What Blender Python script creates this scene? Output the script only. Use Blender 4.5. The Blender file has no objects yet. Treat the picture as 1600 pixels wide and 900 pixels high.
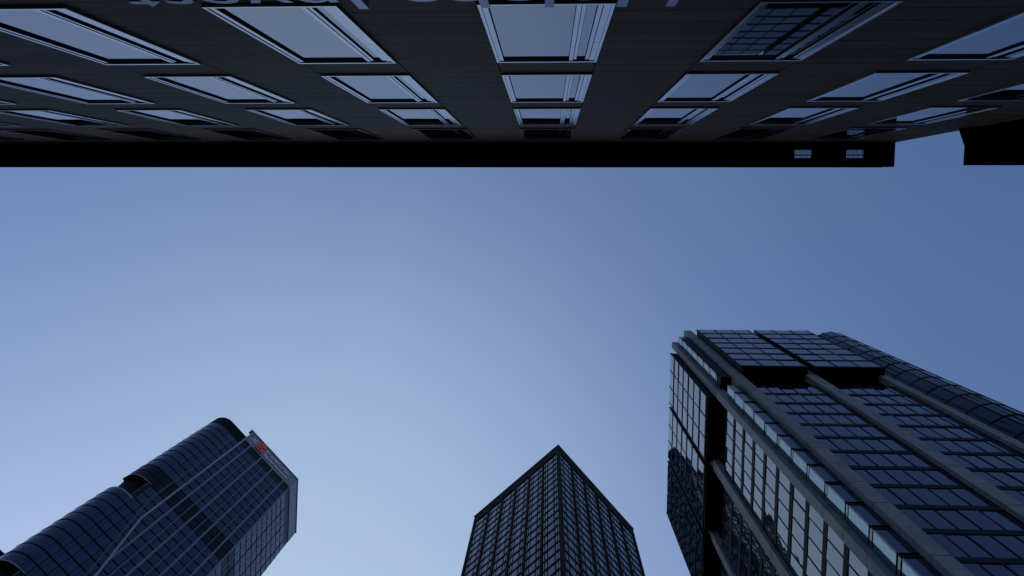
import bpy, math, random
from mathutils import Vector, Matrix
random.seed(7)
sc = bpy.context.scene
C = sc.collection
# ---------------------------------------------------------------- camera
EYE = 1.6
FPX = 1219.65
cd = bpy.data.cameras.new("camera"); cam = bpy.data.objects.new("camera", cd); C.objects.link(cam)
R_ = Vector((-0.99894887, 0.00251636, 0.04576922))
U_ = Vector((0.00722144, 0.99466262, 0.10292779))
B_ = Vector((-0.04526593, 0.10315012, -0.99363527))
cam.matrix_world = Matrix(((R_.x, U_.x, B_.x, 0), (R_.y, U_.y, B_.y, 0), (R_.z, U_.z, B_.z, EYE), (0, 0, 0, 1)))
cd.sensor_width = 36; cd.lens = FPX / 1600 * 36; cd.clip_start = 0.05; cd.clip_end = 6000
sc.camera = cam
# ---------------------------------------------------------------- sky, sun, exposure
SUN_EL = math.radians(36)
SUN_DIR = Vector((math.cos(SUN_EL) * 0.4384, -math.cos(SUN_EL) * 0.8988, math.sin(SUN_EL)))   # towards the sun
w = bpy.data.worlds.new("World"); sc.world = w; w.use_nodes = True
nt = w.node_tree; nt.nodes.clear()
sky = nt.nodes.new("ShaderNodeTexSky"); sky.sky_type = 'NISHITA'; sky.sun_disc = False
sky.sun_elevation = SUN_EL
sky.sun_rotation = math.atan2(SUN_DIR.x, SUN_DIR.y)
sky.altitude = 100; sky.air_density = 1.2; sky.dust_density = 2.0; sky.ozone_density = 6.0
bg = nt.nodes.new("ShaderNodeBackground"); bg.inputs[1].default_value = 0.15
out = nt.nodes.new("ShaderNodeOutputWorld")
wb = nt.nodes.new("ShaderNodeVectorMath"); wb.operation = 'MULTIPLY'; wb.inputs[1].default_value = (0.81, 0.815, 0.87)   # camera white balance
nt.links.new(sky.outputs[0], wb.inputs[0])
# sky brightness painted in: two soft round patches by direction, broken up by noise
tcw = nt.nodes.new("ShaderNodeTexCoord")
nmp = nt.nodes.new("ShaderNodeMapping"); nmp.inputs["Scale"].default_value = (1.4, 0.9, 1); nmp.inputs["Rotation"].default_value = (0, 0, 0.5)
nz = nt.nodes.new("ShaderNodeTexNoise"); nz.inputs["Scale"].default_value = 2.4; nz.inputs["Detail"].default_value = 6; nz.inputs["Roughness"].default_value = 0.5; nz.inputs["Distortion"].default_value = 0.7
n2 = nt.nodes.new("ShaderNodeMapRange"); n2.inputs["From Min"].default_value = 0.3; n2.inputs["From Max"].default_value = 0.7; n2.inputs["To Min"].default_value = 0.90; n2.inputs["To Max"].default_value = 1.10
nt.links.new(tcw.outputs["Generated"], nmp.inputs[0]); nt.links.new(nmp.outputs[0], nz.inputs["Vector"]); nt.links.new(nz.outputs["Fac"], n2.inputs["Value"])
def painted_sky_patch(src, centre, radius, fac, col):
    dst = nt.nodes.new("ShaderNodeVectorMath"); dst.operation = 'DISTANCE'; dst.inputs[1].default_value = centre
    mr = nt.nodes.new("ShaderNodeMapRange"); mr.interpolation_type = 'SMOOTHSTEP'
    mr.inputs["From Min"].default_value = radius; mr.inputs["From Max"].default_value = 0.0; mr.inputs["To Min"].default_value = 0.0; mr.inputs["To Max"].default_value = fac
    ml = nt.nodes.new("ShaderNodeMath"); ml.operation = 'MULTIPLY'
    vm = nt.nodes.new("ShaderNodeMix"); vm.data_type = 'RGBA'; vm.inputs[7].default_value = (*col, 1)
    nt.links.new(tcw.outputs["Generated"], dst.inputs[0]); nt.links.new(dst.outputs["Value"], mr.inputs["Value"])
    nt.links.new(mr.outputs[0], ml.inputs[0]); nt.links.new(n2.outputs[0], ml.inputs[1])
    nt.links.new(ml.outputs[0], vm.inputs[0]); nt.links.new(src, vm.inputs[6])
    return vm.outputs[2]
v1 = painted_sky_patch(wb.outputs[0], (0.22, -0.14, 0.965), 0.80, 0.21, (2.3, 2.9, 4.7))
v2 = painted_sky_patch(v1, (0.27, -0.46, 0.84), 0.62, 0.72, (2.6, 3.55, 4.6))
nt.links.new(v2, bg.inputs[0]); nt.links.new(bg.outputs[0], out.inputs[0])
sl = bpy.data.lights.new("sun", 'SUN'); sun = bpy.data.objects.new("sun", sl); C.objects.link(sun)
sl.energy = 2.0; sl.angle = math.radians(0.5); sl.color = (1, 0.85, 0.7)
sun.rotation_euler = (-SUN_DIR).to_track_quat('-Z', 'Y').to_euler()
sc.view_settings.view_transform = 'Standard'; sc.view_settings.look = 'None'
sc.view_settings.gamma = 1; sc.view_settings.use_curve_mapping = False
sc.view_settings.exposure = 0.10
sc.render.engine = 'CYCLES'
sc.cycles.max_bounces = 6; sc.cycles.glossy_bounces = 4; sc.cycles.diffuse_bounces = 3

# ---------------------------------------------------------------- materials
def mat(name, col, rough=0.5, metal=0.0, ior=1.5, spec=0.5, tint=None, noise=0.0, nscale=3.0, bump=0.0, bscale=1.0, stretch=(1, 1, 1)):
    m = bpy.data.materials.new(name); m.use_nodes = True
    n = m.node_tree; p = n.nodes["Principled BSDF"]
    p.inputs["Roughness"].default_value = rough; p.inputs["Metallic"].default_value = metal
    p.inputs["IOR"].default_value = ior; p.inputs["Specular IOR Level"].default_value = spec
    if tint: p.inputs["Specular Tint"].default_value = (*tint, 1)
    p.inputs["Base Color"].default_value = (*col, 1)
    if noise or bump:
        tc = n.nodes.new("ShaderNodeTexCoord"); mp = n.nodes.new("ShaderNodeMapping")
        mp.inputs["Scale"].default_value = stretch
        n.links.new(tc.outputs["Object"], mp.inputs[0])
    if noise:
        t = n.nodes.new("ShaderNodeTexNoise"); t.inputs["Scale"].default_value = nscale; t.inputs["Detail"].default_value = 6
        r = n.nodes.new("ShaderNodeMapRange")
        r.inputs["From Min"].default_value = 0.3; r.inputs["From Max"].default_value = 0.7
        r.inputs["To Min"].default_value = 1 - noise; r.inputs["To Max"].default_value = 1 + noise
        v = n.nodes.new("ShaderNodeVectorMath"); v.operation = 'SCALE'; v.inputs[0].default_value = col
        n.links.new(mp.outputs[0], t.inputs["Vector"]); n.links.new(t.outputs["Fac"], r.inputs["Value"])
        n.links.new(r.outputs[0], v.inputs["Scale"]); n.links.new(v.outputs[0], p.inputs["Base Color"])
    if bump:
        t = n.nodes.new("ShaderNodeTexNoise"); t.inputs["Scale"].default_value = bscale; t.inputs["Detail"].default_value = 2
        b = n.nodes.new("ShaderNodeBump"); b.inputs["Strength"].default_value = 1.0; b.inputs["Distance"].default_value = bump
        n.links.new(mp.outputs[0], t.inputs["Vector"]); n.links.new(t.outputs["Fac"], b.inputs["Height"])
        n.links.new(b.outputs[0], p.inputs["Normal"])
    return m

M = {}
M['glass_near'] = mat('window_glass_near', (0.012, 0.014, 0.02), 0.01, 0, 3.2, tint=(0.88, 0.94, 1.0), bump=0.0006, bscale=0.8)
M['frame_near'] = mat('aluminium_frame', (0.42, 0.43, 0.45), 0.17, 0.9, noise=0.06, nscale=5)
M['casing_near'] = mat('aluminium_casing', (0.34, 0.36, 0.4), 0.10, 0.92, noise=0.08, nscale=3)
M['gasket'] = mat('black_gasket', (0.008, 0.008, 0.009), 0.7, spec=0.1)
M['soffit'] = mat('black_soffit_board', (0.005, 0.005, 0.005), 0.85, 0, 1.2, spec=0.1, noise=0.15, nscale=2)
M['grille'] = mat('grille_metal', (0.03, 0.03, 0.032), 0.5, 0.5)
M['letter'] = mat('brushed_blue_steel', (0.13, 0.18, 0.29), 0.35, 0.8, noise=0.1, nscale=6)
M['glass_navy'] = mat('navy_tower_glass', (0.005, 0.005, 0.022), 0.02, 0, 1.55, tint=(0.52, 0.50, 1.0), noise=0.25, nscale=0.25, bump=0.004, bscale=0.6)
M['glass_rear'] = mat('near_black_glass', (0.004, 0.004, 0.012), 0.03, 0, 1.33, tint=(0.5, 0.48, 1.0), noise=0.25, nscale=0.25, bump=0.004, bscale=0.5)
M['glass_blue'] = mat('blue_tower_glass', (0.006, 0.009, 0.026), 0.02, 0, 1.78, tint=(0.58, 0.64, 1.0), noise=0.25, nscale=0.3, bump=0.004, bscale=0.5)
M['glass_bay'] = mat('pale_bay_glass', (0.02, 0.06, 0.08), 0.02, 0, 3.2, tint=(0.72, 0.97, 1.0), bump=0.003, bscale=0.5)
M['glass_side'] = mat('pale_side_glass', (0.01, 0.014, 0.024), 0.02, 0, 2.2, tint=(0.78, 0.87, 1.0), noise=0.25, nscale=0.3, bump=0.006, bscale=0.5)
M['glass_centre'] = mat('smoky_blue_glass', (0.008, 0.012, 0.024), 0.03, 0, 1.9, tint=(0.74, 0.77, 0.97), noise=0.3, nscale=0.3, bump=0.004, bscale=0.5)
M['blind'] = mat('glass_with_blinds', (0.10, 0.09, 0.088), 0.12, 0, 1.8, noise=0.3, nscale=0.8)
M['black'] = mat('black_cladding', (0.006, 0.006, 0.007), 0.6, 0, 1.4, spec=0.12, noise=0.3, nscale=0.4)
M['bronze'] = mat('dark_bronze_cladding', (0.014, 0.0115, 0.0115), 0.65, 0, 1.4, spec=0.06, noise=0.3, nscale=0.5)
M['concrete'] = mat('grey_stone_panel', (0.17, 0.155, 0.157), 0.6, 0, 1.4, noise=0.22, nscale=0.5, bump=0.01, bscale=3)
M['fin'] = mat('light_grey_fin', (0.32, 0.30, 0.35), 0.45, 0.2, noise=0.12, nscale=0.6)
M['finthin'] = mat('thin_fin', (0.2, 0.19, 0.225), 0.5, 0.2)
M['finfaint'] = mat('dull_fin', (0.085, 0.078, 0.085), 0.6, 0)
M['parapet'] = mat('grey_parapet_panel', (0.27, 0.25, 0.29), 0.5, 0.1, noise=0.15, nscale=0.4)
M['darkglass'] = mat('louvred_dark_glass', (0.007, 0.007, 0.01), 0.35, 0, 1.4, spec=0.2, noise=0.3, nscale=0.4)
M['white'] = mat('white_lettering', (0.9, 0.9, 0.9), 0.5)
M['red'] = mat('red_sign_plastic', (0.95, 0.10, 0.045), 0.4)
M['redline'] = mat('dark_red_groove', (0.35, 0.03, 0.018), 0.6)
M['asphalt'] = mat('asphalt', (0.045, 0.045, 0.047), 0.9, noise=0.25, nscale=4, bump=0.003, bscale=60)
M['paving'] = mat('paving', (0.09, 0.088, 0.085), 0.85, noise=0.2, nscale=3)
M['earth'] = mat('city_ground', (0.06, 0.06, 0.058), 0.9, noise=0.3, nscale=0.05)
M['roofing'] = mat('roofing', (0.08, 0.08, 0.08), 0.9, noise=0.2, nscale=0.5)

def cladding():
    """dark fibre-cement boards: horizontal open joints every 47 cm, fine grain along the board"""
    m = bpy.data.materials.new('dark_cladding_boards'); m.use_nodes = True
    n = m.node_tree; L = n.links.new; p = n.nodes["Principled BSDF"]
    tc = n.nodes.new("ShaderNodeTexCoord"); sp = n.nodes.new("ShaderNodeSeparateXYZ"); L(tc.outputs["Object"], sp.inputs[0])
    def math_(op, a, b=None):
        q = n.nodes.new("ShaderNodeMath"); q.operation = op
        for i, x in enumerate((a, b)):
            if x is None: continue
            if isinstance(x, (int, float)): q.inputs[i].default_value = x
            else: L(x, q.inputs[i])
        return q.outputs[0]
    zz = math_('DIVIDE', math_('SUBTRACT', sp.outputs[2], 9.142), 0.468)
    fl = math_('FLOOR', zz); fr = math_('SUBTRACT', zz, fl)
    joint = math_('LESS_THAN', fr, 0.08)
    wn = n.nodes.new("ShaderNodeTexWhiteNoise"); wn.noise_dimensions = '1D'; L(fl, wn.inputs["W"])
    mp = n.nodes.new("ShaderNodeMapping"); mp.inputs["Scale"].default_value = (0.6, 1, 26); L(tc.outputs["Object"], mp.inputs[0])
    gr = n.nodes.new("ShaderNodeTexNoise"); gr.inputs["Scale"].default_value = 1.4; gr.inputs["Detail"].default_value = 7; L(mp.outputs[0], gr.inputs["Vector"])
    bl = n.nodes.new("ShaderNodeTexNoise"); bl.inputs["Scale"].default_value = 0.9; bl.inputs["Detail"].default_value = 4; L(tc.outputs["Object"], bl.inputs["Vector"])
    k = math_('ADD', math_('MULTIPLY', wn.outputs["Value"], 0.4), math_('MULTIPLY', gr.outputs["Fac"], 1.2))
    k = math_('ADD', k, math_('MULTIPLY', bl.outputs["Fac"], 0.6))
    k = math_('MULTIPLY', k, math_('SUBTRACT', 1.0, math_('MULTIPLY', joint, 0.95)))
    v = n.nodes.new("ShaderNodeVectorMath"); v.operation = 'SCALE'; v.inputs[0].default_value = (0.120, 0.076, 0.050)
    L(k, v.inputs["Scale"]); L(v.outputs[0], p.inputs["Base Color"])
    p.inputs["Roughness"].default_value = 0.65; p.inputs["IOR"].default_value = 1.4; p.inputs["Specular IOR Level"].default_value = 0.15
    b = n.nodes.new("ShaderNodeBump"); b.inputs["Distance"].default_value = 0.004
    L(math_('SUBTRACT', math_('MULTIPLY', gr.outputs["Fac"], 0.35), joint), b.inputs["Height"]); L(b.outputs[0], p.inputs["Normal"])
    return m
M['cladding'] = cladding()
M['spandrel_near'] = mat('brown_grey_spandrel', (0.122, 0.080, 0.057), 0.65, 0, 1.4, spec=0.15, noise=0.15, nscale=1.5, bump=0.002, bscale=8)

# ---------------------------------------------------------------- helpers
class MB:
    def __init__(s): s.v = []; s.f = []; s.m = []; s.mats = []
    def mi(s, m):
        if m not in s.mats: s.mats.append(m)
        return s.mats.index(m)
    def poly(s, pts, m):
        b = len(s.v); s.v += [tuple(p) for p in pts]; s.f.append(tuple(range(b, b + len(pts)))); s.m.append(s.mi(m))
    def hexa(s, p, m):
        """8 points: bottom ring 0-3 then top ring 4-7"""
        b = len(s.v); s.v += [tuple(q) for q in p]; i = s.mi(m)
        for q in ((3, 2, 1, 0), (4, 5, 6, 7), (0, 1, 5, 4), (1, 2, 6, 5), (2, 3, 7, 6), (3, 0, 4, 7)):
            s.f.append(tuple(b + k for k in q)); s.m.append(i)
    def box(s, x0, x1, y0, y1, z0, z1, m):
        x0, x1 = sorted((x0, x1)); y0, y1 = sorted((y0, y1)); z0, z1 = sorted((z0, z1))
        s.hexa([(x0, y0, z0), (x1, y0, z0), (x1, y1, z0), (x0, y1, z0), (x0, y0, z1), (x1, y0, z1), (x1, y1, z1), (x0, y1, z1)], m)
    def prism(s, plan, z0, z1, m):
        b = len(s.v); k = len(plan); i = s.mi(m)
        s.v += [(p[0], p[1], z0) for p in plan] + [(p[0], p[1], z1) for p in plan]
        s.f.append(tuple(b + j for j in reversed(range(k)))); s.m.append(i)
        s.f.append(tuple(b + k + j for j in range(k))); s.m.append(i)
        for j in range(k):
            s.f.append((b + j, b + (j + 1) % k, b + k + (j + 1) % k, b + k + j)); s.m.append(i)
    def add(s, o):
        b = len(s.v); s.v += o.v
        mp = [s.mi(x) for x in o.mats]
        s.f += [tuple(b + k for k in q) for q in o.f]; s.m += [mp[k] for k in o.m]
    def build(s, name, parent=None, origin=None):
        me = bpy.data.meshes.new(name)
        me.from_pydata(s.v, [], s.f)
        for x in s.mats: me.materials.append(M[x])
        me.polygons.foreach_set("material_index", s.m)
        import bmesh
        bm = bmesh.new(); bm.from_mesh(me); bmesh.ops.recalc_face_normals(bm, faces=bm.faces); bm.to_mesh(me); bm.free()
        me.update()
        o = bpy.data.objects.new(name, me); C.objects.link(o)
        if parent: o.parent = parent
        return o

class Face:
    """a vertical facade plane: u runs along it, n points out of it"""
    def __init__(s, o, u, n): s.o = Vector((o[0], o[1], 0)); s.u = Vector((u[0], u[1], 0)).normalized(); s.n = Vector((n[0], n[1], 0)).normalized()
    def p(s, u, n, z): q = s.o + s.u * u + s.n * n; return (q.x, q.y, z)
    def box(s, mb, u0, u1, z0, z1, n0, n1, m):
        mb.hexa([s.p(u0, n1, z0), s.p(u1, n1, z0), s.p(u1, n0, z0), s.p(u0, n0, z0), s.p(u0, n1, z1), s.p(u1, n1, z1), s.p(u1, n0, z1), s.p(u0, n0, z1)], m)
    def pane(s, mb, u0, u1, z0, z1, n0, n1, m, j=0.0):
        """glass slab whose outer corners sit a few mm in or out, as real panes do"""
        a = [n1 + random.uniform(-j, j) for _ in range(3)]; a.append(a[0] + a[2] - a[1])
        mb.hexa([s.p(u0, a[0], z0), s.p(u1, a[1], z0), s.p(u1, n0, z0), s.p(u0, n0, z0), s.p(u0, a[3], z1), s.p(u1, a[2], z1), s.p(u1, n0, z1), s.p(u0, n0, z1)], m)

def pix(p):
    q = Vector(p) - Vector((0, 0, EYE)); z = -q.dot(B_)
    return (800 + FPX * q.dot(R_) / z, 450 - FPX * q.dot(U_) / z) if z > 0.1 else None
def area(mb):
    ps = [pix(v) for v in mb.v]
    if any(p is None for p in ps): return 0
    xs = [p[0] for p in ps]; ys = [p[1] for p in ps]
    x0, x1, y0, y1 = max(min(xs), 0), min(max(xs), 1600), max(min(ys), 0), min(max(ys), 900)
    if x1 <= x0 or y1 <= y0: return 0
    return (x1 - x0) * (y1 - y0)
def link_many(items, name, parent, limit=100):
    """the largest seen as parts of their own, the rest as one part"""
    items = sorted(items, key=lambda t: -area(t))
    for t in items[:limit]: t.build(name, parent)
    if len(items) > limit:
        r = MB()
        for t in items[limit:]: r.add(t)
        o = r.build(name, parent); o['kind'] = 'stuff'
def thing(name, label, cat, loc=(0, 0, 0), group=None):
    o = bpy.data.objects.new(name, None); C.objects.link(o); o.location = loc; o.empty_display_size = 1
    o['label'] = label; o['category'] = cat
    if group: o['group'] = group
    return o
def structure(mb, name):
    o = mb.build(name); o['kind'] = 'structure'; return o

# ---------------------------------------------------------------- ground
g = MB(); g.poly([(-1500, -1500, 0), (1500, -1500, 0), (1500, 1500, 0), (-1500, 1500, 0)], 'earth'); structure(g, 'ground')
g = MB(); g.box(-300, 300, -12.5, -3.2, -0.4, 0.008, 'asphalt'); structure(g, 'road')
g = MB()
g.box(-300, 300, -3.196, 1.83, -0.4, 0.13, 'paving'); g.box(-300, 300, -15.5, -12.504, -0.4, 0.13, 'paving')
structure(g, 'pavement')

# ---------------------------------------------------------------- near building (facade behind the photographer)
D = 1.8
Z = lambda r: r * D + EYE
near = thing('office_building', 'dark clad office facade with rows of sky-reflecting windows under black eaves', 'office building', (0, D, 0))
def nb(mb, name, parent=None):
    o = mb.build(name)
    o.parent = parent if parent else near
    if not parent: o.matrix_parent_inverse = Matrix.Translation((0, -D, 0))
    return o
WALL = 1.83
XEND = -5.40 * D            # right-hand corner of the facade
XL = 17.5
TOP = Z(12.6)
FN = Face((0, WALL), (1, 0), (0, -1))
cols = [0.0165 * D + 1.397 * D * k for k in range(-3, 7)]
WW = 0.687 * D
b = MB(); b.box(XEND + 0.004, XL, WALL + 0.03, WALL + 9.0, 0.0, TOP + 0.9, 'gasket')
nb(b, 'wall')
b = MB()
edges = [XEND]
for c in cols: edges += [c - WW / 2 - 0.014, c + WW / 2 + 0.014]
edges.append(XL)
for i in range(0, len(edges), 2): b.box(edges[i], edges[i + 1], WALL, WALL + 0.026, 0.0, TOP + 0.92, 'cladding')
nb(b, 'cladding')
ZR = [3.995, 6.08, 8.155, 10.235]
H0 = 1.57
def near_window(c, z0, z1, tilt=0.0):
    fr = MB(); ca = MB(); gl = MB()
    L = c - WW / 2; R = c + WW / 2          # L = image right
    f = FN
    ft, fb, fs = 0.055, 0.042, 0.030
    # projecting outer frame
    for (u0, u1, a0, a1) in ((L, L + fs, z0, z1), (R - fs, R, z0, z1), (L + fs, R - fs, z1 - ft, z1), (L + fs, R - fs, z0, z0 + fb)):
        f.box(fr, u0, u1, a0, a1, -0.02, 0.030, 'frame_near')
    # black backing of the gaskets
    f.box(fr, L + fs, R - fs, z0 + fb, z1 - ft, -0.02, -0.012, 'gasket')
    zz0, zz1 = z0 + fb + 0.004, z1 - ft - 0.004
    zj = z0 + 0.60 * (z1 - z0)
    def strip(mb, a, bb, m, n1, split=False):
        u0, u1 = L + a * WW, L + bb * WW
        if split:
            f.box(mb, u0, u1, zz0, zj - 0.004, n1 - 0.002, n1, m); f.box(mb, u0, u1, zj + 0.004, zz1, n1 - 0.002, n1, m)
        else: f.box(mb, u0, u1, zz0, zz1, n1 - 0.002, n1, m)
        f.box(mb, u0 + 0.0005, u1 - 0.0005, zz0 + 0.0005, zz1 - 0.0005, -0.011, n1 - 0.0021, 'gasket')
    strip(ca, 0.026, 0.078, 'casing_near', 0.022, True)
    strip(ca, 0.084, 0.118, 'casing_near', 0.016)
    strip(ca, 0.205, 0.233, 'casing_near', 0.016)
    strip(ca, 0.240, 0.277, 'casing_near', 0.022)
    strip(ca, 0.929, 0.973, 'casing_near', 0.022, True)
    # panes
    u0, u1 = L + 0.124 * WW, L + 0.199 * WW
    f.pane(gl, u0, u1, zz0, zz1, -0.011, -0.004, 'glass_near', 0.001)
    g2 = MB()
    u0, u1 = L + 0.281 * WW, L + 0.922 * WW
    if tilt:
        g2.hexa([f.p(u0, -0.002 + tilt, zz0), f.p(u1, -0.002 + tilt, zz0), f.p(u1, -0.008 + tilt, zz0), f.p(u0, -0.008 + tilt, zz0),
                 f.p(u0, -0.004, zz1), f.p(u1, -0.004, zz1), f.p(u1, -0.010, zz1), f.p(u0, -0.010, zz1)], 'glass_near')
    else: f.pane(g2, u0, u1, zz0, zz1, -0.011, -0.004, 'glass_near', 0.0012)
    w_ = nb(fr, 'window')
    for mb, nm in ((ca, 'window_casing'), (gl, 'pane'), (g2, 'pane')):
        o = mb.build(nm); o.parent = w_
for i, c in enumerate(cols):
    for j, zr in enumerate(ZR):
        near_window(c, Z(zr), Z(zr + H0), 0)
    for j in range(5):
        a = 1.0 if j == 0 else Z(ZR[j - 1] + H0) + 0.006
        e = TOP - 0.01 if j == 4 else Z(ZR[j]) - 0.006
        b = MB(); b.box(c - WW / 2, c + WW / 2, WALL + 0.001, WALL + 0.026, a, e, 'spandrel_near'); nb(b, 'spandrel_panel')
# eaves slab with two openings
T1 = 0.12
YF = 1.152; XE = -9.73
sb = MB()
holes = [(-7.446, -6.94), (-8.90, -8.376)]
hy0, hy1 = 1.40, 1.63
sb.box(XE, XL + 6, hy1, WALL, TOP, TOP + T1, 'soffit')
sb.box(XE, XL + 6, YF, hy0, TOP, TOP + T1, 'soffit')
xs = [XE, -8.90, -8.376, -7.446, -6.94, XL + 6]
for k in (0, 2, 4): sb.box(xs[k], xs[k + 1], hy0, hy1, TOP, TOP + T1, 'soffit')
nb(sb, 'eaves_slab')
for hx0, hx1 in holes:
    gb = MB()
    nbar = 15
    for k in range(nbar):
        x = hx0 + (k + 0.5) * (hx1 - hx0) / nbar
        gb.box(x - 0.009, x + 0.009, hy0, hy1, TOP + 0.02, TOP + 0.03, 'grille')
    for yy in (hy0 + 0.055, hy0 + 0.11, hy0 + 0.165, hy1 - 0.03): gb.box(hx0, hx1, yy - 0.003, yy + 0.003, TOP + 0.031, TOP + 0.036, 'grille')
    gb.box(hx0, hx1, hy0 + 0.075, hy0 + 0.098, TOP + 0.037, TOP + 0.09, 'grille')
    nb(gb, 'soffit_grille')
b = MB(); b.box(XE + 0.3, XL + 6, YF - 0.012, YF, TOP + 0.02, TOP + T1, 'gasket'); nb(b, 'gutter_edge')

# sign letters standing off the wall; only their tops reach into the picture
sign = thing('building_sign', 'large blue grey metal letters mounted on the dark office facade', 'sign', (0, 1.72, Z(3.7)))
def text_mesh(txt, size, depth, width_scale=1.0):
    cu = bpy.data.curves.new('t', 'FONT'); cu.body = txt; cu.size = size; cu.extrude = depth / 2; cu.resolution_u = 6
    o = bpy.data.objects.new('t', cu); C.objects.link(o)
    bpy.context.view_layer.update()
    me = bpy.data.meshes.new_from_object(o.evaluated_get(bpy.context.evaluated_depsgraph_get()))
    bpy.data.objects.remove(o); bpy.data.curves.remove(cu)
    return me
def text_parts(txt, x_start, total, cap, depth, place, matname, parent, partname='letter'):
    """one mesh per letter; place(x, h, d) maps text space to the world"""
    full = text_mesh(txt, 1.0, 0.01); fx = max(v.co.x for v in full.vertices)
    hcap = 0.729
    for i, ch in enumerate(txt):
        if ch == ' ': continue
        pre = text_mesh(txt[:i + 1], 1.0, 0.01); x1 = max(v.co.x for v in pre.vertices)
        me = text_mesh(ch, 1.0, 1.0)
        cx1 = max(v.co.x for v in me.vertices)
        for v in me.vertices:
            x = x_start + (x1 - cx1 + v.co.x) / fx * total
            v.co = place(x, v.co.y / hcap * cap, v.co.z * depth)
        me.materials.clear(); me.materials.append(M[matname]); me.name = partname
        o = bpy.data.objects.new(partname, me); C.objects.link(o); o.parent = parent
        o.matrix_parent_inverse = parent.matrix_basis.inverted()
CAP = 0.74
YS = 1.72
ZT = 4.087 * YS + EYE + 0.0
text_parts('Helaba Invest', -0.665 * YS, 2.745 * YS, CAP, 0.07, lambda x, h, d: Vector((x, YS + 0.035 - d, ZT - CAP + h)), 'letter', sign)
b = MB()
for x in [(-0.665 + 0.23 * k) * YS for k in range(12)]: b.box(x - 0.008, x + 0.008, YS + 0.075, WALL + 0.01, ZT - CAP + 0.20, ZT - CAP + 0.216, 'gasket')
b.box(-0.665 * YS, 2.07 * YS, YS + 0.07, YS + 0.074, ZT - CAP + 0.16, ZT - CAP + 0.24, 'gasket')
o = b.build('mounting_rail', sign); o.matrix_parent_inverse = sign.matrix_basis.inverted()

# ---------------------------------------------------------------- neighbour with the lower flat eaves
nbld = thing('neighbouring_building', 'building beyond the gap, showing only a flat black eaves slab', 'building', (-9.8, 3.2, 0))
b = MB(); zt = Z(10.33)
b.prism([(-9.58, 0.985), (-9.58, 1.42), (-9.42, 1.82), (-9.735, 1.826), (-9.735, 3.6), (-34, 3.6), (-34, 0.985)], zt, zt + 0.10, 'soffit')
o = b.build('eaves_slab', nbld); o.matrix_parent_inverse = nbld.matrix_basis.inverted()
b = MB(); b.box(-9.8, -34, 3.2, 14, 0, zt - 0.002, 'black')
o = b.build('wall', nbld); o.matrix_parent_inverse = nbld.matrix_basis.inverted()
F2 = Face((-9.8, 3.2), (-1, 0), (0, -1))
for k in range(10):
    for fl_ in range(5):
        b = MB(); z0 = 2.0 + fl_ * 3.6
        F2.box(b, 0.8 + 2.4 * k, 2.4 + 2.4 * k, z0, z0 + 2.2, 0.001, 0.03, 'frame_near')
        F2.box(b, 0.86 + 2.4 * k, 2.34 + 2.4 * k, z0 + 0.06, z0 + 2.14, 0.031, 0.036, 'glass_near')
        o = b.build('window', nbld); o.matrix_parent_inverse = nbld.matrix_basis.inverted()

# ---------------------------------------------------------------- right tower (stepped glass blocks, stone pilasters)
H = 115.0
def zr(r): return r * H + EYE
rt = thing('glass_tower', 'large stepped navy glass tower with grey stone pilasters and pale corner bay', 'tower', (-30, -30, 0))
def rp(mb, name):
    o = mb.build(name, rt); o.matrix_parent_inverse = Matrix.Translation((30, 30, 0)); return o
FL = 0.0333
wins = []
fr = MB()
def grid(face, ucuts, zbot, ztop, fl, glass, bar=0.16, mull=0.10, n=0.0, wl=wins, frm=fr, jit=0.012, topband=0.0, matbar='black', phase=0.0):
    """a curtain wall: panes between dark floor bands and thin mullions; returns nothing"""
    u0, u1 = min(ucuts), max(ucuts)
    z = ztop - phase
    zs = []
    while z > zbot + 0.2 * fl: zs.append(z); z -= fl
    for i, zt_ in enumerate(zs):
        zb = max(zt_ - fl, zbot)
        face.box(frm, u0, u1, zb, zb + bar * fl, n - 0.25, n + 0.05, matbar)
        for a, c in zip(ucuts[:-1], ucuts[1:]):
            m_ = MB(); s_ = 1 if c > a else -1
            face.pane(m_, a + s_ * mull / 2, c - s_ * mull / 2, zb + bar * fl + 0.01, zt_ - 0.02, n - 0.2, n, glass, jit)
            wl.append(m_)
    for a in ucuts: face.box(frm, a - mull / 2, a + mull / 2, zbot, ztop, n - 0.22, n + 0.035, matbar)
f = FL * H
YG = -0.1665 * H; YP = -0.163 * H; YA = -0.1564 * H
XG = -0.1702 * H; XP = -0.1668 * H; XB = -0.1602 * H
front = Face((0, 0), (1, 0), (0, 1)); 
FA = Face((0, YA), (1, 0), (0, 1)); FG = Face((0, YG), (1, 0), (0, 1))
SB = Face((XB, 0), (0, 1), (1, 0)); SG = Face((XG, 0), (0, 1), (1, 0))
core = MB()
core.box(-0.1735 * H, -0.3600 * H, -0.1700 * H, -0.4010 * H, 0.0, zr(0.7285), 'black')
core.box(-0.193 * H, -0.352 * H, -0.188 * H, -0.398 * H, zr(0.7285), zr(0.767), 'black')
core.box(-0.1725 * H, -0.3600 * H, -0.1665 * H, -0.4010 * H, zr(0.767), zr(0.996), 'black')
rp(core, 'core')
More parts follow.
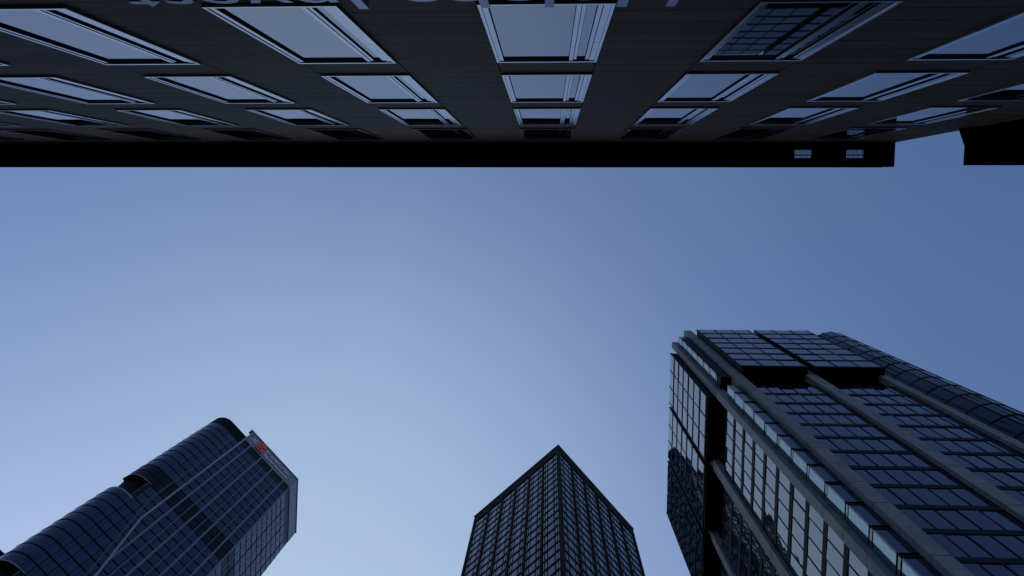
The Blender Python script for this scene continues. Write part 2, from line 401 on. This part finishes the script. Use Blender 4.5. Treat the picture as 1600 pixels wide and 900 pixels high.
# projecting upper blocks
def upper(face, a, c, x0, x1, y0, y1):
    b = MB(); b.box(x0, x1, y0, y1, zr(0.7675), zr(1.0), 'black'); rp(b, 'upper_block')
    cuts = [a + (c - a) * k / 3 for k in range(4)]
    grid(face, cuts, zr(0.767), zr(1.001), f, 'glass_navy' if face is FA else 'glass_side', 0.13, 0.12, 0.06)
upper(FA, -0.2565 * H, -0.192 * H, -0.192 * H, -0.2565 * H, YA - 0.02, -0.1664 * H)
upper(FA, -0.3307 * H, -0.2645 * H, -0.2645 * H, -0.3307 * H, YA - 0.02, -0.1664 * H)
for a, c in ((-0.253, -0.1878), (-0.325, -0.259), (-0.4014, -0.331)):
    b = MB(); b.box(XB - 0.02, -0.1724 * H, a * H, c * H, zr(0.7675), zr(1.004), 'black'); rp(b, 'upper_block')
    cuts = [(a + (c - a) * k / 3) * H for k in range(4)]
    grid(SB, cuts, zr(0.767), zr(1.0045), f, 'glass_blue', 0.13, 0.12, 0.06)
# lower curtain walls
zl = zr(0.7285)
m_in = [-0.2508, -0.2393, -0.2272, -0.2151, -0.2036]
grid(FG, [x * H for x in [-0.2535] + m_in + [-0.1915]], 0.0, zl, f, 'glass_navy', 0.17, 0.10, 0)
m2 = [-0.2643 - 0.0021 - 0.012 * k for k in range(5)]
grid(FG, [x * H for x in [-0.3246] + list(reversed([q for q in m2 if q > -0.3236])) + [-0.2643]], 0.0, zl, f, 'glass_navy', 0.17, 0.10, 0)
def lin(a, c, n): return [(a + (c - a) * k / n) * H for k in range(n + 1)]
grid(SG, lin(-0.2505, -0.186, 5), 0.0, zl, f, 'glass_side', 0.20, 0.10, 0)
grid(SG, lin(-0.3252, -0.2602, 5), 0.0, zl, f, 'glass_side', 0.20, 0.10, 0)
grid(SG, lin(-0.4010, -0.333, 5), 0.0, zl, f, 'glass_side', 0.20, 0.10, 0)
# parapet kerb at the recess
b = MB(); b.box(XG + 0.05, XG - 0.6, -0.186 * H, -0.401 * H, zl, zl + 0.25, 'bronze'); b.box(-0.1915 * H, -0.3246 * H, YG + 0.05, YG - 0.6, zl, zl + 0.25, 'bronze'); rp(b, 'recess_sill')
# stone pilasters, one panel per floor with an open joint
def pilaster(x0, x1, y0, y1, top):
    b = MB(); z = 0.0
    j = (zr(0.7285) % f)
    z = 0; nxt = j
    while z < top - 0.05:
        e = min(nxt, top)
        b.box(x0, x1, y0, y1, z + 0.03, e - 0.03, 'concrete'); z = e; nxt = e + f
    xm0, xm1 = sorted((x0, x1)); ym0, ym1 = sorted((y0, y1))
    b.box(xm0 + 0.06, xm1 - 0.06, ym0 + 0.06, ym1 - 0.06, 0, top - 0.1, 'black')
    rp(b, 'pilaster')
pilaster(-0.182 * H, -0.1915 * H, YP, -0.185 * H, zr(1.038))
pilaster(-0.2537 * H, -0.2643 * H, YP, -0.1698 * H, zr(0.999))
pilaster(-0.3246 * H, -0.3325 * H, YP, -0.1698 * H, zr(0.7672))
pilaster(-0.1665 * H, -0.1750 * H, -0.1787 * H, -0.186 * H, zr(1.038))
pilaster(XP, -0.1734 * H, -0.2505 * H, -0.2602 * H, zr(1.0))
pilaster(XP, -0.1734 * H, -0.3252 * H, -0.333 * H, zr(1.0))
# glazed corner bay in two lengths
XC = -0.1715 * H; YC = -0.1677 * H
SC = Face((XC, 0), (0, 1), (1, 0)); FC = Face((0, YC), (1, 0), (0, 1))
baywins = []
for zb, ztp in ((zr(0.7665), zr(1.0135)), (0.0, zr(0.7346))):
    b = MB(); b.box(XC - 0.03, -0.182 * H, YC - 0.03, -0.1784 * H, zb + 0.01, ztp, 'black'); rp(b, 'corner_bay')
    z = ztp - 0.12
    while z > zb + 0.5 * f:
        zz = max(z - f, zb)
        m_ = MB()
        SC.pane(m_, -0.178 * H + 0.05, YC - 0.02, zz + 0.19 * f, z - 0.02, -0.02, 0.06, 'glass_bay', 0.02)
        SC.pane(m_, -0.178 * H + 0.05, YC - 0.02, zz + 0.05 * f, zz + 0.13 * f, -0.02, 0.05, 'blind', 0.0)
        FC.pane(m_, -0.1820 * H, XC - 0.02, zz + 0.19 * f, z - 0.02, -0.02, 0.05, 'glass_navy', 0.015)
        FC.pane(m_, -0.1820 * H, XC - 0.02, zz + 0.05 * f, zz + 0.13 * f, -0.02, 0.04, 'bronze', 0.0)
        # slim bright corner trim
        m_.box(XC + 0.0, XC + 0.09, YC - 0.02, YC + 0.07, zz + 0.19 * f, z - 0.02, 'fin')
        wins.append(m_); z -= f
# rounded end of the tower
cx, cy, cr = -0.3603 * H, -0.1866 * H, 0.030 * H
rb = MB(); ang = [math.radians(a) for a in range(-90, 91, 10)]
plan = [(cx - 0.985 * cr * math.sin(a), cy + 0.985 * cr * math.cos(a)) for a in ang]
plan = plan + [(cx - 0.985 * cr, -0.401 * H), (cx + 0.985 * cr, -0.401 * H)]
rb.prism(plan, 0.0, zr(0.999), 'black'); rp(rb, 'rounded_end')
for k in range(-4, 5):
    a0 = math.radians(20 * k - 20 + 20 * 0.0); a1 = math.radians(20 * k)
    if k == -4: continue
    p0 = Vector((cx - cr * math.sin(a0), cy + cr * math.cos(a0))); p1 = Vector((cx - cr * math.sin(a1), cy + cr * math.cos(a1)))
    mid = (p0 + p1) / 2 - Vector((cx, cy)); Ln = (p1 - p0).length
    fc = Face(p0, p1 - p0, mid)
    grid(fc, [0.0, Ln], 0.0, zr(1.0), f, 'glass_rear', 0.045, 0.10, 0.0)
fc = Face((cx - cr, cy), (0, -1), (-1, 0))
grid(fc, [k * 1.75 for k in range(15)], 0.0, zr(1.0), f, 'glass_navy', 0.07, 0.16, 0.0)
rp(fr, 'curtain_wall_frame')
def link_wins(ws, parent, inv, limit=100):
    ws = sorted(ws, key=lambda t: -area(t))
    for t in ws[:limit]:
        o = t.build('window', parent); o.matrix_parent_inverse = inv
    r = MB()
    for t in ws[limit:]: r.add(t)
    if r.v:
        o = r.build('window', parent); o.matrix_parent_inverse = inv; o['kind'] = 'stuff'
link_wins(wins, rt, Matrix.Translation((30, 30, 0)))

# ---------------------------------------------------------------- unseen row added across the street to keep sun off the near facade
row = thing('added_shade_row', 'unseen pale stone row added across the street to shade the near facade', 'office building', (20, -38, 0))
inv = Matrix.Translation((-20, 38, 0))
b = MB(); b.box(-11, 62, -30, -46, 0, 51, 'concrete'); b.box(-11.4, 62.4, -29.6, -46.4, 51.004, 52, 'bronze'); o = b.build('wall', row); o.matrix_parent_inverse = inv
ws = []
FR = Face((-11, -30), (1, 0), (0, 1))
for k in range(24):
    for q in range(12):
        m_ = MB(); u = 1.0 + 3.0 * k; z0 = 1.2 + 3.9 * q
        FR.box(m_, u, u + 1.7, z0, z0 + 2.3, 0.002, 0.06, 'finthin'); FR.pane(m_, u + 0.08, u + 1.62, z0 + 0.08, z0 + 2.22, 0.062, 0.07, 'glass_blue', 0.003); ws.append(m_)
link_wins(ws, row, inv)

# ---------------------------------------------------------------- centre tower (dark bronze grid)
HC = 200.0
ct = thing('dark_grid_tower', 'square dark bronze tower with a close window grid, one corner pointing forward', 'tower', (0, -83, 0))
inv = Matrix.Translation((0, 83, 0))
def cz(r): return r * HC + EYE
c0 = Vector((-0.0157, -0.3110)) * HC; cl = Vector((0.0946, -0.4104)) * HC; crr = Vector((-0.1155, -0.4227)) * HC
cbk = cl + crr - c0
cen = (c0 + cbk) / 2
def shr(p, d): return p + (cen - p).normalized() * d
b = MB(); b.prism([shr(p, 0.7) for p in (c0, cl, cbk, crr)], 0, cz(0.998), 'bronze'); o = b.build('core', ct); o.matrix_parent_inverse = inv
wins = []; fr = MB()
def out_n(a, c):
    d = (c - a); n = Vector((d.y, -d.x)); 
    if n.dot((a + c) / 2 - cen) < 0: n = -n
    return n
for a, c in ((c0, cl), (c0, crr), (cl, cbk), (crr, cbk)):
    L = (c - a).length; fc = Face(a, c - a, out_n(a, c))
    fc.box(fr, 0.0, L, cz(0.9765), cz(1.0), -0.6, -0.02, 'bronze')
    cp = 0.76; bay = (L - 2 * cp) / 6; pw = 0.55
    fc.box(fr, 0.02, cp, 0, cz(0.9765), -0.5, -0.02, 'bronze'); fc.box(fr, L - cp, L - 0.02, 0, cz(0.9765), -0.5, -0.02, 'bronze')
    for k in range(1, 6): fc.box(fr, cp + bay * k - pw / 2, cp + bay * k + pw / 2, 0, cz(0.9765), -0.45, -0.03, 'bronze')
    row = 0.0189 * HC; z = cz(0.9762)
    fine = a is c0
    while z > row:
        zb = z - row
        fc.box(fr, cp, L - cp, zb, zb + 0.20 * row, -0.4, -0.16, 'bronze')
        for k in range(6):
            u0 = cp + bay * k + (pw / 2 if k else 0); u1 = cp + bay * (k + 1) - (pw / 2 if k < 5 else 0); W = u1 - u0
            m_ = MB(); a0, a1 = zb + 0.20 * row + 0.01, z - 0.02
            if fine:
                fc.box(m_, u0, u1, a0, a1, -0.40, -0.30, 'black')
                tb = 0.13
                for (s0, s1, mm, lo) in ((0.0, 0.125, 'blind', 0), (0.125, 0.25, 'blind', 0.12), (0.265, 0.315, 'glass_centre', 0), (0.315, 0.70, 'glass_centre', 0), (0.72, 0.86, 'blind', 0.12), (0.875, 1.0, 'blind', 0)):
                    fc.pane(m_, u0 + s0 * W + tb, u0 + s1 * W - tb * 0.6 if s1 - s0 > 0.06 else u0 + s1 * W, a0 + lo * row, a1, -0.29, -0.25, mm, 0.008)
            else: fc.pane(m_, u0, u1, a0, a1, -0.40, -0.25, 'glass_centre', 0.008)
            wins.append(m_)
        z -= row
b = MB()
b.prism([p + (p - cen).normalized() * 0.25 for p in (c0, cl, cbk, crr)], cz(1.0) + 0.004, cz(1.0) + 0.15, 'fin')
o = b.build('roof_edge', ct); o.matrix_parent_inverse = inv
o = fr.build('facade_grid', ct); o.matrix_parent_inverse = inv
link_wins(wins, ct, inv)
mast = MB(); q = crr + (cen - crr).normalized() * 0.8
mast.box(q.x - 0.12, q.x + 0.12, q.y - 0.12, q.y + 0.12, cz(1.0) + 0.151, cz(1.0) + 2.2, 'black')
o = mast.build('roof_mast', ct); o.matrix_parent_inverse = inv

# ---------------------------------------------------------------- left tower (rounded corner, light fins, red sign)
HL = 200.0
lt = thing('rounded_glass_tower', 'blue glass tower with rounded corner, light fins and red sign on its parapet', 'tower', (85, -75, 0))
inv = Matrix.Translation((-85, 75, 0))
def lz(r): return r * HL + EYE
def lp(mb, name):
    o = mb.build(name, lt); o.matrix_parent_inverse = inv; return o
dm = Vector((-0.671, -0.741)).normalized(); nn = Vector((-0.741, 0.671)).normalized()
T = Vector((0.4101, -0.2799)) * HL
cc = Vector((0.4227, -0.2913)) * HL; r_ = 0.017 * HL
FF = Face(T, dm, nn)
uP1 = 0.0284 * HL; uP2 = 0.1138 * HL
P2 = T + dm * uP2; P3 = Vector((0.3380, -0.4379)) * HL
fl = 0.0163 * HL
th0 = math.atan2(nn.y, nn.x)
arc = [th0 - math.radians(90 * k / 10) for k in range(11)]
def arcp(th, r): return cc + Vector((math.cos(th), math.sin(th))) * r
E_ = arcp(arc[-1], r_)
bk1 = E_ - nn * 0.12 * HL; bk2 = Vector((0.45, -0.47)) * HL
wins = []; fr = MB(); fins = MB(); dark = MB()
ins = 0.9
def inner(plan_off, rr):
    a = [T + dm * (uP2 - plan_off) - nn * plan_off, T - nn * plan_off] + [arcp(t, rr - plan_off) for t in arc[1:]] + [bk1 - dm * -0.0, bk2, P3 + Vector((plan_off, plan_off * 0.6))]
    return a
b = MB()
b.prism(inner(0.5, r_), 0.0, lz(0.5290), 'black')
b.prism(inner(0.9, r_), lz(0.5290), lz(0.5618), 'black')
b.prism(inner(0.5, r_), lz(0.5618), lz(0.7248), 'black')
b.prism(inner(0.9, r_), lz(0.7248), lz(0.7574), 'black')
b.prism(inner(0.5, r_), lz(0.7574), lz(0.978), 'black')
lp(b, 'core')
ZT0 = 0.953
nfl = int(ZT0 * HL / fl)
cuts_left = [0.0, 0.0078 * HL, 0.0181 * HL, uP1]
fin_u = [0.0397 * HL, 0.0603 * HL, 0.0809 * HL, 0.1015 * HL]
blk_u = [0.0500 * HL, 0.0706 * HL, 0.0912 * HL]
cuts_right = sorted([uP1, uP2] + fin_u + blk_u)
# right side face
S3 = Face(P2, P3 - P2, Vector((-(P2 - P3).y * -1, 0)) if False else Vector((-1, -0.05)))
L3 = (P3 - P2).length
cuts_side = [L3 * k / 7 for k in range(8)]
def facade_row(face, cuts, zb, ztp, glass, bar, wl, sub=True):
    u0, u1 = cuts[0], cuts[-1]
    face.box(fr, u0, u1, zb, zb + bar * fl, -0.3, 0.03, 'black')
    face.box(fr, u0, u1, zb + (bar + 0.005) * fl, zb + (bar + 0.035) * fl, -0.3, 0.05, 'bronze')
    for a, c in zip(cuts[:-1], cuts[1:]):
        m_ = MB(); mid = a + (c - a) * 0.36
        if sub and c - a > 1.2:
            face.pane(m_, a + 0.06, mid - 0.03, zb + (bar + 0.05) * fl, ztp - 0.02, -0.25, 0.0, glass, 0.012)
            face.pane(m_, mid + 0.03, c - 0.06, zb + (bar + 0.05) * fl, ztp - 0.02, -0.25, 0.0, glass, 0.012)
        else: face.pane(m_, a + 0.06, c - 0.06, zb + (bar + 0.05) * fl, ztp - 0.02, -0.25, 0.0, glass, 0.012)
        wl.append(m_)
arcfaces = []
for k in range(10):
    p1 = arcp(arc[k], r_); p0 = arcp(arc[k + 1], r_)
    arcfaces.append((Face(p0, p1 - p0, (p0 + p1) / 2 - cc), (p1 - p0).length))
for i in range(nfl):
    ztp = lz(ZT0) - i * fl; zb = ztp - fl
    isdark = i in (10, 11)
    opening = i in (12, 13, 24, 25)
    g_ = 'darkglass' if isdark else 'glass_blue'
    bar = 0.075
    facade_row(FF, cuts_right, zb, ztp, g_, bar, wins)
    facade_row(S3, cuts_side, zb, ztp, g_, bar, wins)
    if opening:
        facade_row(FF, cuts_left[1:], zb, ztp, g_, bar, wins)
        continue
    facade_row(FF, cuts_left, zb, ztp, g_, bar, wins)
    thick = 0.10 if i % 2 == 0 else 0.07
    for half in (arcfaces[:5], arcfaces[5:]):
        m_ = MB()
        for fc, Lf in half:
            fc.pane(m_, 0.02, Lf - 0.02, zb + thick * fl, ztp - 0.02, -0.25, 0.0, g_, 0.006)
            fc.box(fr, 0, Lf, zb, zb + thick * fl * 0.95, -0.3, 0.06, 'black')
        wins.append(m_)
# frames round the two corner openings
for zo, zu in ((0.7574, 0.7248), (0.5618, 0.5290)):
    for zz in (lz(zo), lz(zu) - 0.7):
        for fc, Lf in arcfaces: fc.box(fins, -0.02, Lf + 0.02, zz, zz + 0.6, -0.6, 0.02, 'finthin')
        FF.box(fins, 0, 0.0078 * HL, zz, zz + 0.6, -0.6, 0.02, 'finthin')
    FF.box(fins, 0.0034 * HL, 0.0078 * HL, lz(zu), lz(zo), -0.4, 0.02, 'darkglass')
    FF.box(fins, 0.0030 * HL, 0.0034 * HL, lz(zu), lz(zo), -0.6, 0.10, 'finthin')
for k in (0, 5): 
    t = arc[k]; p = arcp(t, r_)
for a in cuts_left[1:3]: FF.box(fr, a - 0.07, a + 0.07, 0, lz(ZT0), -0.3, 0.06, 'black')
for a in blk_u:
    FF.box(fr, a - 0.12, a + 0.05, 0, lz(ZT0), -0.3, 0.10, 'black'); FF.box(fins, a + 0.06, a + 0.16, 0, lz(ZT0), -0.1, 0.12, 'fin')
for a in fin_u:
    zlow = lz(0.637) if a < 0.045 * HL else (lz(0.512) if a < 0.065 * HL else 0.0)
    for zz0, zz1 in ((zlow, lz(0.757)), (lz(0.757), lz(0.79)), (lz(0.79), lz(0.97))):
        FF.box(fins, a - 0.19, a + 0.19, zz0 + 0.002, zz1 - 0.002, -0.1, 0.14, 'finthin')
FF.box(fins, uP2 - 0.25, uP2 + 0.12, 0, lz(0.97), -0.4, 0.12, 'finthin')
for k, a in enumerate(cuts_side[1:-1]): S3.box(fr, a - 0.09, a + 0.09, 0, lz(ZT0), -0.3, 0.08, 'black' if k % 2 else 'finthin')
# the light edge of the slab, vertical first, then leaning across the face
def slant(mb, pts, wd, n0, n1, m):
    for (ua, za), (ub, zb_) in zip(pts[:-1], pts[1:]):
        q = [FF.p(ub * HL - wd, n1, lz(zb_)), FF.p(ub * HL + wd, n1, lz(zb_)), FF.p(ub * HL + wd, n0, lz(zb_)), FF.p(ub * HL - wd, n0, lz(zb_)),
             FF.p(ua * HL - wd, n1, lz(za)), FF.p(ua * HL + wd, n1, lz(za)), FF.p(ua * HL + wd, n0, lz(za)), FF.p(ua * HL - wd, n0, lz(za))]
        mb.hexa(q, m)
slant(fins, [(0.0284, 1.0), (0.0280, 0.7077), (0.043, 0.6157), (0.060, 0.5117)], 0.20, -0.2, 0.55, 'fin')
slant(fins, [(0.0178, 0.953), (0.0181, 0.7388), (0.031, 0.6528), (0.048, 0.5400)], 0.14, -0.2, 0.14, 'finfaint')
# dark fascia and parapet
fas = MB()
FF.box(fas, 0.0, uP1 - 0.2, lz(0.953) + 0.01, lz(0.9787), -0.5, 0.02, 'bronze')
for fc, Lf in arcfaces: fc.box(fas, 0, Lf, lz(0.953) + 0.01, lz(0.9787), -0.5, 0.02, 'bronze')
FF.box(fas, uP1, uP2 - 0.1, lz(0.953) + 0.01, lz(0.970), -0.5, 0.0, 'darkglass')
S3.box(fas, 0.1, L3, lz(0.953) + 0.01, lz(0.970), -0.5, 0.0, 'darkglass')
lp(fas, 'fascia')
pp = MB()
FF.box(pp, uP1 - 0.2, uP2 + 0.1, lz(0.970) + 0.01, lz(1.0), -0.8, 0.12, 'parapet')
S3.box(pp, 0.0, L3, lz(0.970) + 0.01, lz(1.0), -0.8, 0.12, 'parapet')
FF.box(pp, uP1 - 0.9, uP2 + 0.2, lz(1.0) + 0.004, lz(1.0) + 0.35, -0.9, 0.3, 'finthin')
S3.box(pp, -0.1, L3 + 0.2, lz(1.0) + 0.004, lz(1.0) + 0.34, -0.9, 0.3, 'finthin')
lp(pp, 'parapet')
lp(fr, 'curtain_wall_frame'); lp(fins, 'facade_fins')
link_wins(wins, lt, inv)

# sign on its parapet
loc = FF.p(uP1 + 8, 0.2, lz(0.984))
sg = thing('rooftop_sign', 'red emblem with white lettering on the parapet of the rounded tower', 'sign', loc)
def sp(x, h, d): return Vector(FF.p(uP1 + x, 0.16 + 0.1 + d, lz(0.972) + h))
W_ = uP2 - uP1
text_parts('Frankfurter', W_ * 0.355, W_ * 0.52, 1.35, 0.2, lambda x, h, d: sp(x, 2.9 + h, d), 'white', sg)
text_parts('Sparkasse', W_ * 0.355, W_ * 0.52, 1.35, 0.2, lambda x, h, d: sp(x, 0.9 + h, d), 'white', sg)
text_parts('1822', W_ * 0.06, W_ * 0.11, 1.9, 0.2, lambda x, h, d: sp(x, 1.8 + h, d), 'white', sg)
em = MB()
def eb(mb, x0, x1, h0, h1, m, d0=0.0, d1=0.3):
    FF.box(mb, uP1 + x0, uP1 + x1, lz(0.972) + h0, lz(0.972) + h1, 0.13 + d0, 0.13 + d1, m)
x0 = W_ * 0.185; x1 = W_ * 0.325; xm = 0.45
eb(em, x0, x1, 0.35, 1.30, 'red'); eb(em, x0, x1, 1.85, 2.75, 'red'); eb(em, x0, x1, 3.25, 4.25, 'red')
eb(em, x0, x0 + 0.7, 2.75, 3.25, 'red'); eb(em, x1 - 0.7, x1, 1.30, 1.85, 'red')
eb(em, x0 + 0.72, x1, 2.76, 3.24, 'redline', 0, 0.15); eb(em, x0, x1 - 0.72, 1.31, 1.84, 'redline', 0, 0.15)
o = em.build('emblem', sg); o.matrix_parent_inverse = sg.matrix_basis.inverted()
dt = MB(); n_ = 16; xc, hc, rd = x0 + (x1 - x0) * 0.62, 4.95, 0.72
f0 = [FF.p(uP1 + xc + rd * math.cos(2 * math.pi * k / n_), 0.14, lz(0.972) + hc + rd * math.sin(2 * math.pi * k / n_)) for k in range(n_)]
f1 = [FF.p(uP1 + xc + rd * math.cos(2 * math.pi * k / n_), 0.43, lz(0.972) + hc + rd * math.sin(2 * math.pi * k / n_)) for k in range(n_)]
dt.poly(f0, 'red'); dt.poly(f1, 'red')
for k in range(n_): dt.poly([f0[k], f0[(k + 1) % n_], f1[(k + 1) % n_], f1[k]], 'red')
o = dt.build('emblem_dot', sg); o.matrix_parent_inverse = sg.matrix_basis.inverted()

# ---------------------------------------------------------------- far building whose corner peeps out at the left edge
HB = 190.0
fb = thing('brown_office_block', 'dark brown roof corner just showing behind the rounded glass tower', 'building', (160, -110, 0))
inv = Matrix.Translation((-160, 110, 0))
q0 = Vector((0.7515, -0.4737)) * HB
dd = (Vector((0.7446, -0.4799)) * HB - q0).normalized()
nout = Vector((dd.y, -dd.x)); 
if nout.dot(q0) > 0: nout = -nout
pA = q0 - dd * 16; pB = q0 + dd * 10
FB = Face(pA, dd, nout)
b = MB(); b.prism([pA - nout * 0.2, pB - nout * 0.2, pB - nout * 22, pA - nout * 22], 0, HB + EYE, 'bronze'); o = b.build('wall', fb); o.matrix_parent_inverse = inv
b = MB(); FB.box(b, 0, 26, HB + EYE - 3.0, HB + EYE + 0.3, -0.19, 0.1, 'bronze'); o = b.build('parapet', fb); o.matrix_parent_inverse = inv
ws = []
for i in range(20):
    for k in range(7):
        m_ = MB(); z0 = HB - 6 - 3.6 * i; FB.pane(m_, 0.6 + 3.6 * k, 3.6 + 3.6 * k, z0, z0 + 2.4, -0.19, -0.05, 'glass_navy', 0.01); ws.append(m_)
link_wins(ws, fb, inv)
